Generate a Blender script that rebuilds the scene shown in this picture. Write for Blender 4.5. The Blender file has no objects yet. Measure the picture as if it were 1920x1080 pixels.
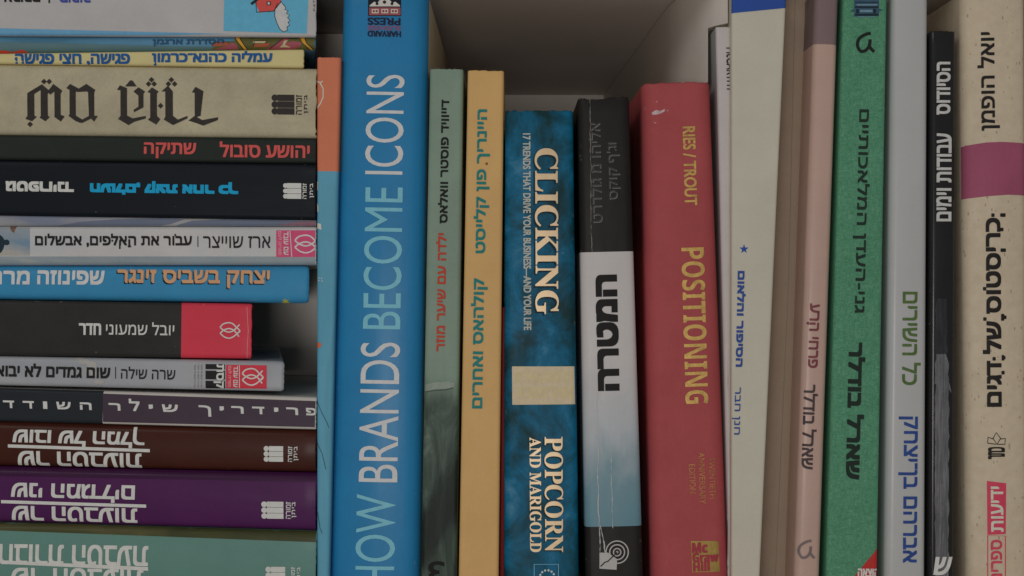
import bpy, bmesh, math, random
from mathutils import Vector, noise, Matrix
from mathutils.geometry import delaunay_2d_cdt
SC = bpy.context.scene
COL = SC.collection
random.seed(4)

# ---------------------------------------------------------------- camera, world, light, exposure
D = 0.45            # camera to the plane of the spines (m)
S = 0.00019         # metres per photograph pixel on that plane
cd = bpy.data.cameras.new('camera'); cam = bpy.data.objects.new('camera', cd); COL.objects.link(cam)
cam.location = (0, -D, 0); cam.rotation_euler = (math.pi / 2, 0, 0)
cd.sensor_width = 36; cd.lens = 36 * D / (1920 * S); cd.clip_start = 0.01; cd.clip_end = 50
SC.camera = cam
W = bpy.data.worlds.new('World'); SC.world = W; W.use_nodes = True
W.node_tree.nodes['Background'].inputs[0].default_value = (1.0, 0.97, 0.93, 1)
W.node_tree.nodes['Background'].inputs[1].default_value = 0.19
def area(name, loc, target, sx, sy, power, color):
    l = bpy.data.lights.new(name, 'AREA'); l.shape = 'RECTANGLE'; l.size = sx; l.size_y = sy
    l.energy = power; l.color = color
    o = bpy.data.objects.new(name, l); COL.objects.link(o); o.location = loc
    o.rotation_euler = (Vector(target) - Vector(loc)).to_track_quat('-Z', 'Y').to_euler()
    return o
area('added_key_light', (-0.80, -1.30, 0.85), (0, 0, 0), 0.8, 0.5, 3.1, (1.0, 0.985, 0.97))  # added soft key lamp from the upper left, no window is seen
area('added_fill_light', (-0.04, -1.45, -0.15), (0, 0.1, 0.05), 0.3, 0.3, 3.7, (1.0, 0.965, 0.93))  # added fill lamp that brightens the inside of the shelf
SC.view_settings.view_transform = 'Standard'; SC.view_settings.look = 'None'
SC.view_settings.exposure = 0; SC.view_settings.gamma = 1; SC.view_settings.use_curve_mapping = False
SC.cycles.max_bounces = 10; SC.cycles.diffuse_bounces = 8

# ---------------------------------------------------------------- colours and materials
K = 0.40            # how brightly the lamps light a white sheet; photograph colour / K = the thing's own colour
def lin(x):
    x /= 255.0
    return x / 12.92 if x <= 0.04045 else ((x + 0.055) / 1.055) ** 2.4
def c(r, g, b):
    return tuple(min(0.86, lin(v) / K) for v in (r, g, b)) + (1.0,)
def hexkey(col): return '_'.join('%.3f' % v for v in col[:3])

def node(nt, typ, **kw):
    n = nt.nodes.new(typ)
    for k, v in kw.items():
        if k.startswith('i_'): n.inputs[k[2:].replace('_', ' ')].default_value = v
        else: setattr(n, k, v)
    return n
def mixc(nt, fac, a, b, blend='MIX'):
    m = nt.nodes.new('ShaderNodeMix'); m.data_type = 'RGBA'; m.blend_type = blend
    for sock, v in ((m.inputs[0], fac), (m.inputs[6], a), (m.inputs[7], b)):
        if hasattr(v, 'is_output'): nt.links.new(v, sock)
        else: sock.default_value = v
    return m.outputs[2]
def ramp(nt, fac, stops, interp='LINEAR'):
    r = nt.nodes.new('ShaderNodeValToRGB'); r.color_ramp.interpolation = interp
    while len(r.color_ramp.elements) < len(stops): r.color_ramp.elements.new(0.5)
    for e, (p, col) in zip(r.color_ramp.elements, stops):
        e.position = p; e.color = col if hasattr(col, '__len__') else (col, col, col, 1)
    nt.links.new(fac, r.inputs[0]); return r.outputs[0]
def nz(nt, vec, scale, detail=3, rough=0.55, dist=0.0):
    n = node(nt, 'ShaderNodeTexNoise'); n.inputs['Scale'].default_value = scale
    n.inputs['Detail'].default_value = detail; n.inputs['Roughness'].default_value = rough
    n.inputs['Distortion'].default_value = dist
    nt.links.new(vec, n.inputs['Vector']); return n.outputs['Fac']
def scaled(nt, vec, s):
    m = node(nt, 'ShaderNodeMapping'); m.inputs['Scale'].default_value = s
    nt.links.new(vec, m.inputs['Vector']); return m.outputs[0]
def mathn(nt, op, a, b=0.0):
    m = node(nt, 'ShaderNodeMath', operation=op)
    for s, v in ((m.inputs[0], a), (m.inputs[1], b)):
        if hasattr(v, 'is_output'): nt.links.new(v, s)
        else: s.default_value = v
    return m.outputs[0]

_mats = {}
def paper(name, col, rough=0.42, var=0.10, kind='plain', wear=0.5, bump=0.12, col2=None, metal=0.0, coat=0.0, **kw):
    """printed card: a base colour with faint mottling, fibres, specks, worn edges and an uneven gloss"""
    key = (name, hexkey(col), rough, var, kind, wear, bump, str(col2), str(kw))
    if key in _mats: return _mats[key]
    m = bpy.data.materials.new(name); m.use_nodes = True; nt = m.node_tree
    b = nt.nodes['Principled BSDF']
    co = node(nt, 'ShaderNodeTexCoord').outputs['Object']
    base = None
    if kind == 'cloud':
        f = nz(nt, co, 46, 8, 0.66, 0.5)
        base = ramp(nt, f, [(0.36, col), (0.46, col2[0]), (0.56, col2[1]), (0.70, col2[2])])
    elif kind == 'fibre':
        f1 = nz(nt, scaled(nt, co, (1400, 1400, 420)), 1, 4, 0.7, 1.6)
        f2 = nz(nt, scaled(nt, co, (420, 800, 1300)), 1, 4, 0.7, 1.6)
        f = mathn(nt, 'MULTIPLY', f1, f2)
        base = ramp(nt, f, [(0.14, col), (0.26, col2[0]), (0.40, col2[1])])
    elif kind == 'kraft':
        f = nz(nt, co, 300, 4, 0.6)
        base = ramp(nt, f, [(0.3, col), (0.7, col2[0])])
        v = node(nt, 'ShaderNodeTexVoronoi'); v.inputs['Scale'].default_value = 1
        nt.links.new(scaled(nt, co, (760, 760, 330)), v.inputs['Vector'])
        wv = node(nt, 'ShaderNodeTexNoise'); wv.inputs['Scale'].default_value = 1
        nt.links.new(scaled(nt, co, (160, 160, 160)), wv.inputs['Vector'])
        thr = mathn(nt, 'MULTIPLY', mathn(nt, 'SUBTRACT', wv.outputs['Fac'], 0.42), 1.0)
        sp = mathn(nt, 'LESS_THAN', v.outputs['Distance'], thr)
        base = mixc(nt, mathn(nt, 'MULTIPLY', sp, 0.55), base, col2[1])
    elif kind == 'gradient':      # a picture printed on the spine that runs from white to a stormy blue
        sx = node(nt, 'ShaderNodeSeparateXYZ'); nt.links.new(co, sx.inputs[0])
        f = mathn(nt, 'ADD', sx.outputs['Z'], mathn(nt, 'MULTIPLY', mathn(nt, 'SUBTRACT', nz(nt, scaled(nt, co, (60, 60, 30)), 1, 5, 0.6, 0.8), 0.5), 0.035))
        mr = node(nt, 'ShaderNodeMapRange'); mr.inputs[1].default_value = kw['z0']; mr.inputs[2].default_value = kw['z1']
        nt.links.new(f, mr.inputs[0])
        base = ramp(nt, mr.outputs[0], [(0.0, col), (0.35, col2[0]), (0.62, col2[1]), (1.0, col2[2])])
    elif kind == 'photo':         # a monochrome picture of folded cloth printed on the spine
        sx = node(nt, 'ShaderNodeSeparateXYZ'); nt.links.new(co, sx.inputs[0])
        f = nz(nt, scaled(nt, co, (150, 60, 34)), 1, 6, 0.62, 1.1)
        base = ramp(nt, f, [(0.30, col), (0.47, col2[0]), (0.60, col2[1]), (0.75, col2[2])])
        if 'fade' in kw:
            dd = mathn(nt, 'ADD', mathn(nt, 'SUBTRACT', kw['edge'], sx.outputs['Z']), mathn(nt, 'MULTIPLY', sx.outputs['X'], 1.72))
            dd = mathn(nt, 'ADD', dd, mathn(nt, 'MULTIPLY', mathn(nt, 'SUBTRACT', nz(nt, co, 130, 4), 0.5), 0.012))
            dr = node(nt, 'ShaderNodeMapRange'); dr.inputs[1].default_value = -0.004; dr.inputs[2].default_value = 0.034; nt.links.new(dd, dr.inputs[0])
            base = mixc(nt, ramp(nt, dr.outputs[0], [(0.0, 0.0), (0.2, 0.85), (0.62, 0.9), (0.75, 0.25)]), base, kw['dark'])
            mr = node(nt, 'ShaderNodeMapRange'); mr.interpolation_type = 'SMOOTHSTEP'
            mr.inputs[1].default_value = kw['fade'][0]; mr.inputs[2].default_value = kw['fade'][1]; nt.links.new(sx.outputs['Z'], mr.inputs[0])
            base = mixc(nt, mr.outputs[0], kw['paper'], base)
    elif kind == 'streak':        # sheen painted on lamination as lengthwise grey streaks
        f = nz(nt, scaled(nt, co, (1500, 900, 60)), 1, 6, 0.7, 0.5)
        base = ramp(nt, f, [(0.30, col), (0.47, col2[0]), (0.60, col2[1]), (0.75, col2[2])])
    elif kind == 'wash':          # a soft printed wash between several inks
        f = nz(nt, scaled(nt, co, (60, 60, 14)), 1, 4, 0.5, 0.9)
        base = ramp(nt, f, [(0.32, col), (0.52, col2[0]), (0.68, col2[1])])
    mott = ramp(nt, nz(nt, co, 55, 5, 0.62), [(0.25, 1 - var), (0.75, 1 + var * 0.5)])
    fine = ramp(nt, nz(nt, co, 900, 3, 0.6), [(0.25, 1 - var * 0.55), (0.75, 1.0)])
    src = base if base is not None else col
    out = mixc(nt, 1.0, mixc(nt, 1.0, src, mott, 'MULTIPLY'), fine, 'MULTIPLY')
    # specks of dust and little rubs
    v = node(nt, 'ShaderNodeTexVoronoi'); v.inputs['Scale'].default_value = 190; nt.links.new(co, v.inputs['Vector'])
    d = mathn(nt, 'LESS_THAN', v.outputs['Distance'], mathn(nt, 'MULTIPLY', mathn(nt, 'SUBTRACT', nz(nt, co, 70, 2), 0.5), 0.35))
    lum = sum(col[:3]) / 3
    out = mixc(nt, mathn(nt, 'MULTIPLY', d, 0.28 * wear), out, (0.45, 0.43, 0.40, 1) if lum < 0.3 else (0.22, 0.20, 0.17, 1))
    if wear > 0:
        at = node(nt, 'ShaderNodeAttribute', attribute_name='wear')
        w = mathn(nt, 'MULTIPLY', at.outputs['Fac'], nz(nt, co, 260, 6, 0.72))
        w = ramp(nt, w, [(0.66 - 0.10 * wear, 0.0), (0.76 - 0.08 * wear, 0.55 * min(1, wear + 0.2))])
        out = mixc(nt, w, out, (0.55, 0.52, 0.47, 1) if lum < 0.45 else (0.42, 0.37, 0.29, 1))
    nt.links.new(out, b.inputs['Base Color'])
    rr = ramp(nt, nz(nt, scaled(nt, co, (120, 120, 28)), 1, 5, 0.65), [(0.3, max(0.05, rough - 0.07)), (0.7, min(1, rough + 0.1))])
    nt.links.new(rr, b.inputs['Roughness'])
    b.inputs['Metallic'].default_value = metal; b.inputs['Specular IOR Level'].default_value = 0.16
    b.inputs['Coat Weight'].default_value = coat; b.inputs['Coat Roughness'].default_value = 0.18
    h = mathn(nt, 'ADD', mathn(nt, 'MULTIPLY', nz(nt, co, 1500, 3, 0.6), 0.25), mathn(nt, 'MULTIPLY', nz(nt, scaled(nt, co, (90, 90, 22)), 1, 4), 1.2))
    bp = node(nt, 'ShaderNodeBump'); bp.inputs['Strength'].default_value = bump; bp.inputs['Distance'].default_value = 0.0006
    nt.links.new(h, bp.inputs['Height']); nt.links.new(bp.outputs[0], b.inputs['Normal'])
    _mats[key] = m
    return m
def ink(col, rough=0.5, metal=0.0, var=0.14):
    key = ('ink', hexkey(col), rough, metal, var)
    if key in _mats: return _mats[key]
    m = bpy.data.materials.new('printed_ink'); m.use_nodes = True; nt = m.node_tree; b = nt.nodes['Principled BSDF']
    co = node(nt, 'ShaderNodeTexCoord').outputs['Object']
    f = ramp(nt, nz(nt, co, 420, 5, 0.7), [(0.28, 1 - var), (0.62, 1.0)])
    nt.links.new(mixc(nt, 1.0, col, f, 'MULTIPLY'), b.inputs['Base Color'])
    b.inputs['Roughness'].default_value = rough; b.inputs['Metallic'].default_value = metal; b.inputs['Specular IOR Level'].default_value = 0.16
    _mats[key] = m; return m
def page_mat():
    m = bpy.data.materials.new('page_edges'); m.use_nodes = True; nt = m.node_tree; b = nt.nodes['Principled BSDF']
    co = node(nt, 'ShaderNodeTexCoord').outputs['Object']
    f = nz(nt, scaled(nt, co, (5200, 40, 40)), 1, 3, 0.6)
    nt.links.new(ramp(nt, f, [(0.3, (0.30, 0.26, 0.19, 1)), (0.65, (0.58, 0.52, 0.41, 1))]), b.inputs['Base Color'])
    b.inputs['Roughness'].default_value = 0.9
    return m
PAGES = page_mat()
def board_mat(name, col):
    m = bpy.data.materials.new(name); m.use_nodes = True; nt = m.node_tree; b = nt.nodes['Principled BSDF']
    co = node(nt, 'ShaderNodeTexCoord').outputs['Object']
    f = ramp(nt, nz(nt, co, 6, 5, 0.6), [(0.3, 0.90), (0.7, 1.0)])
    nt.links.new(mixc(nt, 1.0, col, f, 'MULTIPLY'), b.inputs['Base Color'])
    b.inputs['Roughness'].default_value = 0.55
    bp = node(nt, 'ShaderNodeBump'); bp.inputs['Strength'].default_value = 0.08; bp.inputs['Distance'].default_value = 0.001
    nt.links.new(nz(nt, co, 420, 3), bp.inputs['Height']); nt.links.new(bp.outputs[0], b.inputs['Normal'])
    return m

# ---------------------------------------------------------------- the bookcase
def empty(name, loc=(0, 0, 0)):
    o = bpy.data.objects.new(name, None); COL.objects.link(o); o.location = loc; o.empty_display_size = 0.02; return o
def link(name, me, parent):
    o = bpy.data.objects.new(name, me); COL.objects.link(o); o.parent = parent; return o
def board(name, lo, hi, mat, parent, bev=0.0012, shape=None):
    bm = bmesh.new()
    if shape is None: bmesh.ops.create_cube(bm, size=1)
    for v in bm.verts:
        v.co = [(a + b) / 2 + q * (b - a) for a, b, q in zip(lo, hi, v.co)]
    bmesh.ops.bevel(bm, geom=bm.edges[:], offset=bev, segments=2, affect='EDGES')
    me = bpy.data.meshes.new(name); bm.to_mesh(me); bm.free(); me.materials.append(mat)
    return link(name, me, parent)
FLOOR = -(1125 - 540) * S
CEIL = 0.1125
BACK = 0.287
SHELF = board_mat('shelf_board', (0.84, 0.77, 0.70, 1))
case = empty('bookcase', (0, 0, FLOOR - 0.018))
case['label'] = 'warm white bookcase compartment that holds all the books'; case['category'] = 'bookcase'
def cboard(name, lo, hi, **k):
    o = board(name, lo, hi, SHELF, case, **k); o.location = (0, 0, -(FLOOR - 0.018)); return o
cboard('bottom_shelf', (-0.298, -0.020, FLOOR - 0.018), (0.248, BACK, FLOOR))
cboard('top_panel', (-0.298, -0.005, CEIL), (0.248, BACK, CEIL + 0.018))
cboard('back_panel', (-0.316, BACK + 0.0005, FLOOR - 0.018), (0.266, BACK + 0.008, CEIL + 0.018))
cboard('divider_panel', (-0.298, 0.106, FLOOR + 0.0004), (-0.0705, 0.112, CEIL - 0.0004))
cboard('side_panel', (-0.316, -0.020, FLOOR - 0.018), (-0.2985, BACK, CEIL + 0.018))
cboard('side_panel', (0.2485, -0.020, FLOOR - 0.018), (0.266, BACK, CEIL + 0.018))
# added corner panel, shaped to give a pale gradient behind and above the red book
def corner(outline, z0):
    bm = bmesh.new()
    q = outline + [(outline[-1][0], BACK - 0.0005), (outline[0][0], BACK - 0.0005)]
    lo = [bm.verts.new((x, y, z0)) for x, y in q]; hi = [bm.verts.new((x, y, CEIL - 0.0004)) for x, y in q]
    bm.faces.new(lo[::-1]); bm.faces.new(hi)
    for i in range(len(q)): bm.faces.new((lo[i], lo[(i + 1) % len(q)], hi[(i + 1) % len(q)], hi[i]))
    bmesh.ops.recalc_face_normals(bm, faces=bm.faces[:])
    me = bpy.data.meshes.new('added_corner_panel'); bm.to_mesh(me); bm.free(); me.materials.append(SHELF)
    o = link('added_corner_panel', me, case); o.location = (0, 0, -(FLOOR - 0.018))
KN = [(0.0535, BACK - 0.002), (0.0580, 0.165), (0.0614, 0.072), (0.0637, 0.042), (0.0680, 0.022), (0.0724, 0.010), (0.0774, 0.003)]
def bez(t):
    n = len(KN) - 1; i = min(int(t), n - 1); f = t - i
    p = [Vector(KN[max(0, min(n, i + k))]) for k in (-1, 0, 1, 2)]
    return tuple(0.5 * ((2 * p[1]) + (p[2] - p[0]) * f + (2 * p[0] - 5 * p[1] + 4 * p[2] - p[3]) * f ** 2 + (3 * p[1] - p[0] - 3 * p[2] + p[3]) * f ** 3))
corner([bez(i / 12) for i in range(0, 59)], 0.0752)
corner([bez(i / 12) for i in range(58, 73)], 0.0950)

# ---------------------------------------------------------------- books
def clusters(s):
    out = []
    for ch in s:
        if out and 0x0591 <= ord(ch) <= 0x05C7 and ord(ch) not in (0x05BE, 0x05C0, 0x05C3): out[-1] += ch
        else: out.append(ch)
    return out
def visual(s):
    return ''.join(reversed(clusters(s))) if any('\u0590' <= ch <= '\u05ff' for ch in s) else s
_tx = {}
def glyphs(s, offset, space):
    """outlines of a string, filled by winding number (some Hebrew letters have overlapping contours)"""
    key = (s, offset, space)
    if key in _tx: return _tx[key]
    cu = bpy.data.curves.new('t', 'FONT'); cu.body = visual(s); cu.offset = offset; cu.resolution_u = 5
    cu.space_character = space; cu.fill_mode = 'NONE'
    ob = bpy.data.objects.new('t', cu); COL.objects.link(ob)
    dg = bpy.context.evaluated_depsgraph_get(); dg.update()
    me = bpy.data.meshes.new_from_object(ob.evaluated_get(dg))
    P = [(v.co.x, v.co.y) for v in me.vertices]; nxt = {}
    nb = {}
    for ed in me.edges:
        a, b = ed.vertices; nb.setdefault(a, []).append(b); nb.setdefault(b, []).append(a)
    bpy.data.objects.remove(ob); bpy.data.curves.remove(cu); bpy.data.meshes.remove(me)
    loops, seen = [], set()
    for v0 in range(len(P)):
        if v0 in seen or v0 not in nb: continue
        lp = [v0]; seen.add(v0); cur = v0
        while True:
            w = [x for x in nb[cur] if x not in seen]
            if not w: break
            cur = v0 + 1 if (cur == v0 and v0 + 1 in w) else w[0]
            seen.add(cur); lp.append(cur)
        if len(lp) > 2: loops.append([P[i] for i in lp])
    # letters apart from each other: group loops by overlapping x ranges, tessellate each group
    loops.sort(key=lambda l: min(p[0] for p in l)); groups, hi = [], -1e9
    for l in loops:
        lo = min(p[0] for p in l)
        if lo > hi: groups.append([])
        groups[-1].append(l); hi = max(hi, max(p[0] for p in l))
    V, F = [], []
    for g in groups:
        pts = [Vector(p) for l in g for p in l]; ed = []; k = 0
        for l in g:
            ed += [(k + i, k + (i + 1) % len(l)) for i in range(len(l))]; k += len(l)
        vo, _, fo, *_ = delaunay_2d_cdt(pts, ed, [], 0, 1e-6)
        segs = [(l[i], l[(i + 1) % len(l)]) for l in g for i in range(len(l))]
        base = len(V); V += [(v.x, v.y) for v in vo]
        for f in fo:
            cx = sum(vo[i].x for i in f) / len(f); cy = sum(vo[i].y for i in f) / len(f); wn = 0
            for (x0, y0), (x1, y1) in segs:
                if (y0 <= cy) != (y1 <= cy):
                    if x0 + (cy - y0) / (y1 - y0) * (x1 - x0) > cx: wn += 1 if y1 > y0 else -1
            if wn: F.append(tuple(i + base for i in f))
    used = sorted({i for f in F for i in f}); m = {o: n for n, o in enumerate(used)}
    _tx[key] = ([V[i] for i in used], [tuple(m[i] for i in f) for f in F])
    return _tx[key]

class Book:
    """a bound book whose spine fills the given photograph lines.
    horiz: a0=(x, ytop, ybottom) at the left end, a1 at the right end; else a0=(y, xleft, xright) at the foot, a1 at the head."""
    def __init__(s, name, label, a0, a1, mats, y0=0.0, depth=0.125, r=0.0012, bulge=0.0, thick=0.0005, horiz=False,
                 bands=None, side=None, inset=0.0005, wave=0.00012, group=None, end=0.0007, jit=0.00012, pages=None, skew=0.0):
        s.name = name; s.horiz = horiz; s.y0 = y0; s.r = r; s.bulge = bulge; s.wave = wave; s.seed = random.uniform(0, 90)
        f = S * (D + y0) / D; s.f = f
        P = lambda x, y: Vector(((x - 960) * f, (540 - y) * f))
        if horiz:
            p0 = P(a0[0], (a0[1] + a0[2]) / 2); p1 = P(a1[0], (a1[1] + a1[2]) / 2)
        else:
            p0 = P((a0[1] + a0[2]) / 2, a0[0]); p1 = P((a1[1] + a1[2]) / 2, a1[0])
        s.p0 = p0; s.zv = (p1 - p0).normalized(); s.xv = Vector((s.zv.y, -s.zv.x)); s.L = (p1 - p0).length
        s.w0 = abs(a0[2] - a0[1]) * f; s.w1 = abs(a1[2] - a1[1]) * f
        phi = math.atan2(s.zv.x, s.zv.y)
        s.root = empty(name, (p0.x, y0, p0.y)); s.root.rotation_euler = (0, phi, 0)
        s.root['label'] = label; s.root['category'] = 'book'
        if group: s.root['group'] = group
        s.skew = skew
        s._cover(mats, depth, thick, bands, side, end, jit)
        s._pages(depth, thick, inset, pages)
    def half(s, v): return (s.w0 + (s.w1 - s.w0) * v / s.L) / 2
    def front(s, u, v):
        h = s.half(v); t = max(0.0, h - abs(u)); y = s.bulge * (u / h) ** 2
        if t < s.r: y += s.r - math.sqrt(max(0, s.r ** 2 - (s.r - t) ** 2))
        return y + s.wave * noise.noise((u * 60 + s.seed, v * 22, s.seed))
    def _cover(s, mats, depth, thick, bands, side, end, jit):
        bands = bands or []
        vs = {0.0, s.L}
        for k in range(4): vs.add(end * k / 4); vs.add(s.L - end * k / 4)
        n = int(s.L / 0.005)
        for i in range(1, n): vs.add(s.L * i / n)
        for b in bands: vs.update(b[:2])
        vs = sorted(v for v in vs if 0 <= v <= s.L)
        st = [vs[0]]
        for v in vs[1:]:
            if v - st[-1] > 1e-5: st.append(v)
        bm = bmesh.new(); wl = bm.verts.layers.float.new('wear')
        NA, NF = 6, 14
        prof = [('side', -1, 1.0), ('side', -1, 0.66), ('side', -1, 0.33), ('side', -1, 0.06)]
        for i in range(NA): prof.append(('arc', -1, i / NA))
        for i in range(NF + 1): prof.append(('flat', 0, i / NF))
        for i in range(NA): prof.append(('arc', 1, 1 - (i + 1) / NA))
        prof += [('side', 1, 0.06), ('side', 1, 0.33), ('side', 1, 0.66), ('side', 1, 1.0)]
        rows_o, rows_i = [], []
        jits = [random.uniform(-1, 1) * jit for _ in prof]
        for v in st:
            dv = min(v, s.L - v); ins = 0.0
            if dv < end: ins = end - math.sqrt(max(0, end ** 2 - (end - dv) ** 2))
            ins *= 0.6
            h = s.half(v); ro, ri = [], []
            for j, (k, sg, t) in enumerate(prof):
                w = 0.0
                if k == 'side':
                    u = sg * h; y = s.bulge + s.r + (depth - s.r - s.bulge) * t; nx, ny = sg, 0.0
                    if t < 0.1: w = 0.5
                elif k == 'arc':
                    a = t * math.pi / 2; u = sg * (h - s.r + s.r * math.cos(a)); nx, ny = sg * math.cos(a), -math.sin(a)
                    y = s.front(u, v); w = 0.95 if 0.3 < t < 0.8 else 0.5
                else:
                    u = -(h - s.r) + 2 * (h - s.r) * t; y = s.front(u, v); nx, ny = 0.0, -1.0
                    w = 0.25 if t in (0.0, 1.0) else 0.0
                if dv < end * 0.9: w = 1.0
                elif dv < 0.003: w = max(w, 0.45)
                jz = jits[j] if dv < end * 0.3 else 0.0
                a = bm.verts.new((u - nx * ins, y - ny * ins, v + jz - s.skew * max(0, y))); a[wl] = w
                b = bm.verts.new((u - nx * thick, y - ny * thick, min(max(v, 0.0002), s.L - 0.0002) + jz - s.skew * max(0, y))); b[wl] = w
                ro.append(a); ri.append(b)
            rows_o.append(ro); rows_i.append(ri)
        m = len(prof)
        for i in range(len(st) - 1):
            vm = (st[i] + st[i + 1]) / 2; mi = 0
            for b in bands:
                if b[0] <= vm <= b[1]: mi = b[2]
            for j in range(m - 1):
                fo = bm.faces.new((rows_o[i][j], rows_o[i][j + 1], rows_o[i + 1][j + 1], rows_o[i + 1][j]))
                fo.material_index = mi
                if side and ((side[0] in (-1, 0) and j < 4) or (side[0] in (1, 0) and j >= m - 5)): fo.material_index = side[1]
                fo.smooth = True
                fi = bm.faces.new((rows_i[i][j], rows_i[i + 1][j], rows_i[i + 1][j + 1], rows_i[i][j + 1])); fi.smooth = True
                fi.material_index = mi
            for j in (0, m - 1):
                bm.faces.new((rows_o[i][j], rows_o[i + 1][j], rows_i[i + 1][j], rows_i[i][j]))
        for i in (0, len(st) - 1):
            for j in range(m - 1):
                bm.faces.new((rows_o[i][j], rows_i[i][j], rows_i[i][j + 1], rows_o[i][j + 1]))
        bmesh.ops.recalc_face_normals(bm, faces=bm.faces[:])
        me = bpy.data.meshes.new('cover'); bm.to_mesh(me); bm.free()
        for mt in mats: me.materials.append(mt)
        s.cover = link('cover', me, s.root)
    def _pages(s, depth, thick, inset, pages):
        bm = bmesh.new(); g = 0.00015
        vs = []
        for v in (inset + 0.0003, s.L - inset - 0.0003):
            h = s.half(v) - thick - g
            for u in (-h, h):
                for y in (s.r * 0.7 + s.bulge + thick + 0.0006, depth - 0.002 if inset < 0.001 else depth - 0.004):
                    vs.append(bm.verts.new((u, y, v - s.skew * y)))
        for q in ((0, 1, 3, 2), (4, 6, 7, 5), (0, 4, 5, 1), (2, 3, 7, 6), (0, 2, 6, 4), (1, 5, 7, 3)):
            bm.faces.new([vs[k] for k in q])
        bmesh.ops.recalc_face_normals(bm, faces=bm.faces[:])
        me = bpy.data.meshes.new('page_block'); bm.to_mesh(me); bm.free(); me.materials.append(pages or PAGES)
        link('page_block', me, s.root)
    def uv(s, x, y):
        p = Vector(((x - 960) * s.f, (540 - y) * s.f)) - s.p0
        return p.dot(s.xv), p.dot(s.zv)
    def vpix(s, t):          # spine coordinate of a photograph row (or column, for a lying book)
        return s.uv(t, 540 - s.p0.y / s.f)[1] if s.horiz else s.uv(960 + s.p0.x / s.f, t)[1]
    def _mesh(s, name, verts, faces, mat, layer, lift=None, raise_=0.0, clip=True):
        """verts (u, v, extra depth) laid on the spine"""
        bm = bmesh.new(); ly = bm.verts.layers.float.new('d')
        bv = []
        for (u, v, d) in verts:
            b = bm.verts.new((u, 0, v)); b[ly] = d; bv.append(b)
        for f in faces:
            try: bm.faces.new([bv[i] for i in f])
            except ValueError: pass
        lim = max(s.w0, s.w1) / 2
        lo_u = min(x[0] for x in verts); hi_u = max(x[0] for x in verts)
        lo_v = min(x[1] for x in verts); hi_v = max(x[1] for x in verts)
        def cut(co, no, **k):
            bmesh.ops.bisect_plane(bm, geom=bm.verts[:] + bm.edges[:] + bm.faces[:], dist=1e-7, plane_co=co, plane_no=no, **k)
        if clip:
            e0 = Vector((s.w0 / 2 - 0.00005, 0, 0)); e1 = Vector((s.w1 / 2 - 0.00005, 0, s.L))
            dd = (e1 - e0); nrm = Vector((dd.z, 0, -dd.x))
            cut(e0, nrm, clear_outer=True)
            e0.x *= -1; nrm.x *= -1
            cut(e0, nrm, clear_outer=True)
            if hi_v > s.L - 0.0004: cut(Vector((0, 0, s.L - 0.0004)), Vector((0, 0, 1)), clear_outer=True)
            if lo_v < 0.0004: cut(Vector((0, 0, 0.0004)), Vector((0, 0, -1)), clear_outer=True)
        us = []
        step = 0.0022
        u = -lim
        while u < lim:
            us.append(u); u += step if (abs(u) < lim - s.r - step) else max(0.0003, s.r / 5)
        for u in us:
            if lo_u < u < hi_u: cut(Vector((u, 0, 0)), Vector((1, 0, 0)))
        v = 0.0
        while v < s.L:
            if lo_v < v < hi_v: cut(Vector((0, 0, v)), Vector((0, 0, 1)))
            v += 0.005
        bmesh.ops.triangulate(bm, faces=bm.faces[:])
        eps = 0.00009 + 0.00004 * layer
        for b in bm.verts:
            b.co.y = s.front(b.co.x, min(max(b.co.z, 0), s.L)) - eps - b[ly] - raise_
        bmesh.ops.recalc_face_normals(bm, faces=bm.faces[:])
        for f in bm.faces:
            if f.normal.y > 0: f.normal_flip()
        if raise_:
            # give raised lettering real sides
            ed = [e for e in bm.edges if e.is_boundary]
            ex = bmesh.ops.extrude_edge_only(bm, edges=ed)
            for b in [g for g in ex['geom'] if isinstance(g, bmesh.types.BMVert)]:
                b.co.y += raise_
        if not bm.faces: bm.free(); return None
        me = bpy.data.meshes.new(name); bm.to_mesh(me); bm.free(); me.materials.append(mat)
        return link(name, me, s.root)
    def text(s, name, string, box, rot, col, bold=(0, 0), offset=0.0, space=1.0, layer=1, mat=None, raise_=0.0, shear=0.0, **k):
        """box = photograph x0, y0, x1, y1 of the ink; rot: R upright, U turned so tops point left, D tops point right, F upside down"""
        vs, fs = glyphs(string, offset, space)
        x0, x1 = min(v[0] for v in vs), max(v[0] for v in vs); y0, y1 = min(v[1] for v in vs), max(v[1] for v in vs)
        cu, cv = s.uv((box[0] + box[2]) / 2, (box[1] + box[3]) / 2)
        bw = (box[2] - box[0]) * s.f; bh = (box[3] - box[1]) * s.f
        tl, th = (bw, bh) if rot in 'RF' else (bh, bw)      # text length and height
        bx, by = bold[0] * s.f, bold[1] * s.f               # extra stroke thickness in photograph pixels
        sx = (tl - bx) / (x1 - x0); sy = (th - by) / (y1 - y0)
        offs = [(0.0, 0.0)]
        if bx or by: offs = [(i, j) for i in ((-1, -.33, .33, 1) if bx else (0,)) for j in ((-1, -.33, .33, 1) if by else (0,))]
        V, F = [], []
        for n, (ox, oy) in enumerate(offs):
            b = len(V)
            for gx, gy in vs:
                tx = (gx - (x0 + x1) / 2) * sx + ox * bx / 2; ty = (gy - (y0 + y1) / 2) * sy + oy * by / 2
                tx += shear * ty
                ix, iy = {'R': (tx, ty), 'F': (-tx, -ty), 'U': (-ty, tx), 'D': (ty, -tx)}[rot]
                u, v = (-iy, ix) if s.horiz else (ix, iy)
                V.append((cu + u, cv + v, n * 0.000004))
            F += [tuple(i + b for i in f) for f in fs]
        return s._mesh(name, V, F, mat or ink(col, **k), layer, raise_=raise_)
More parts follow.
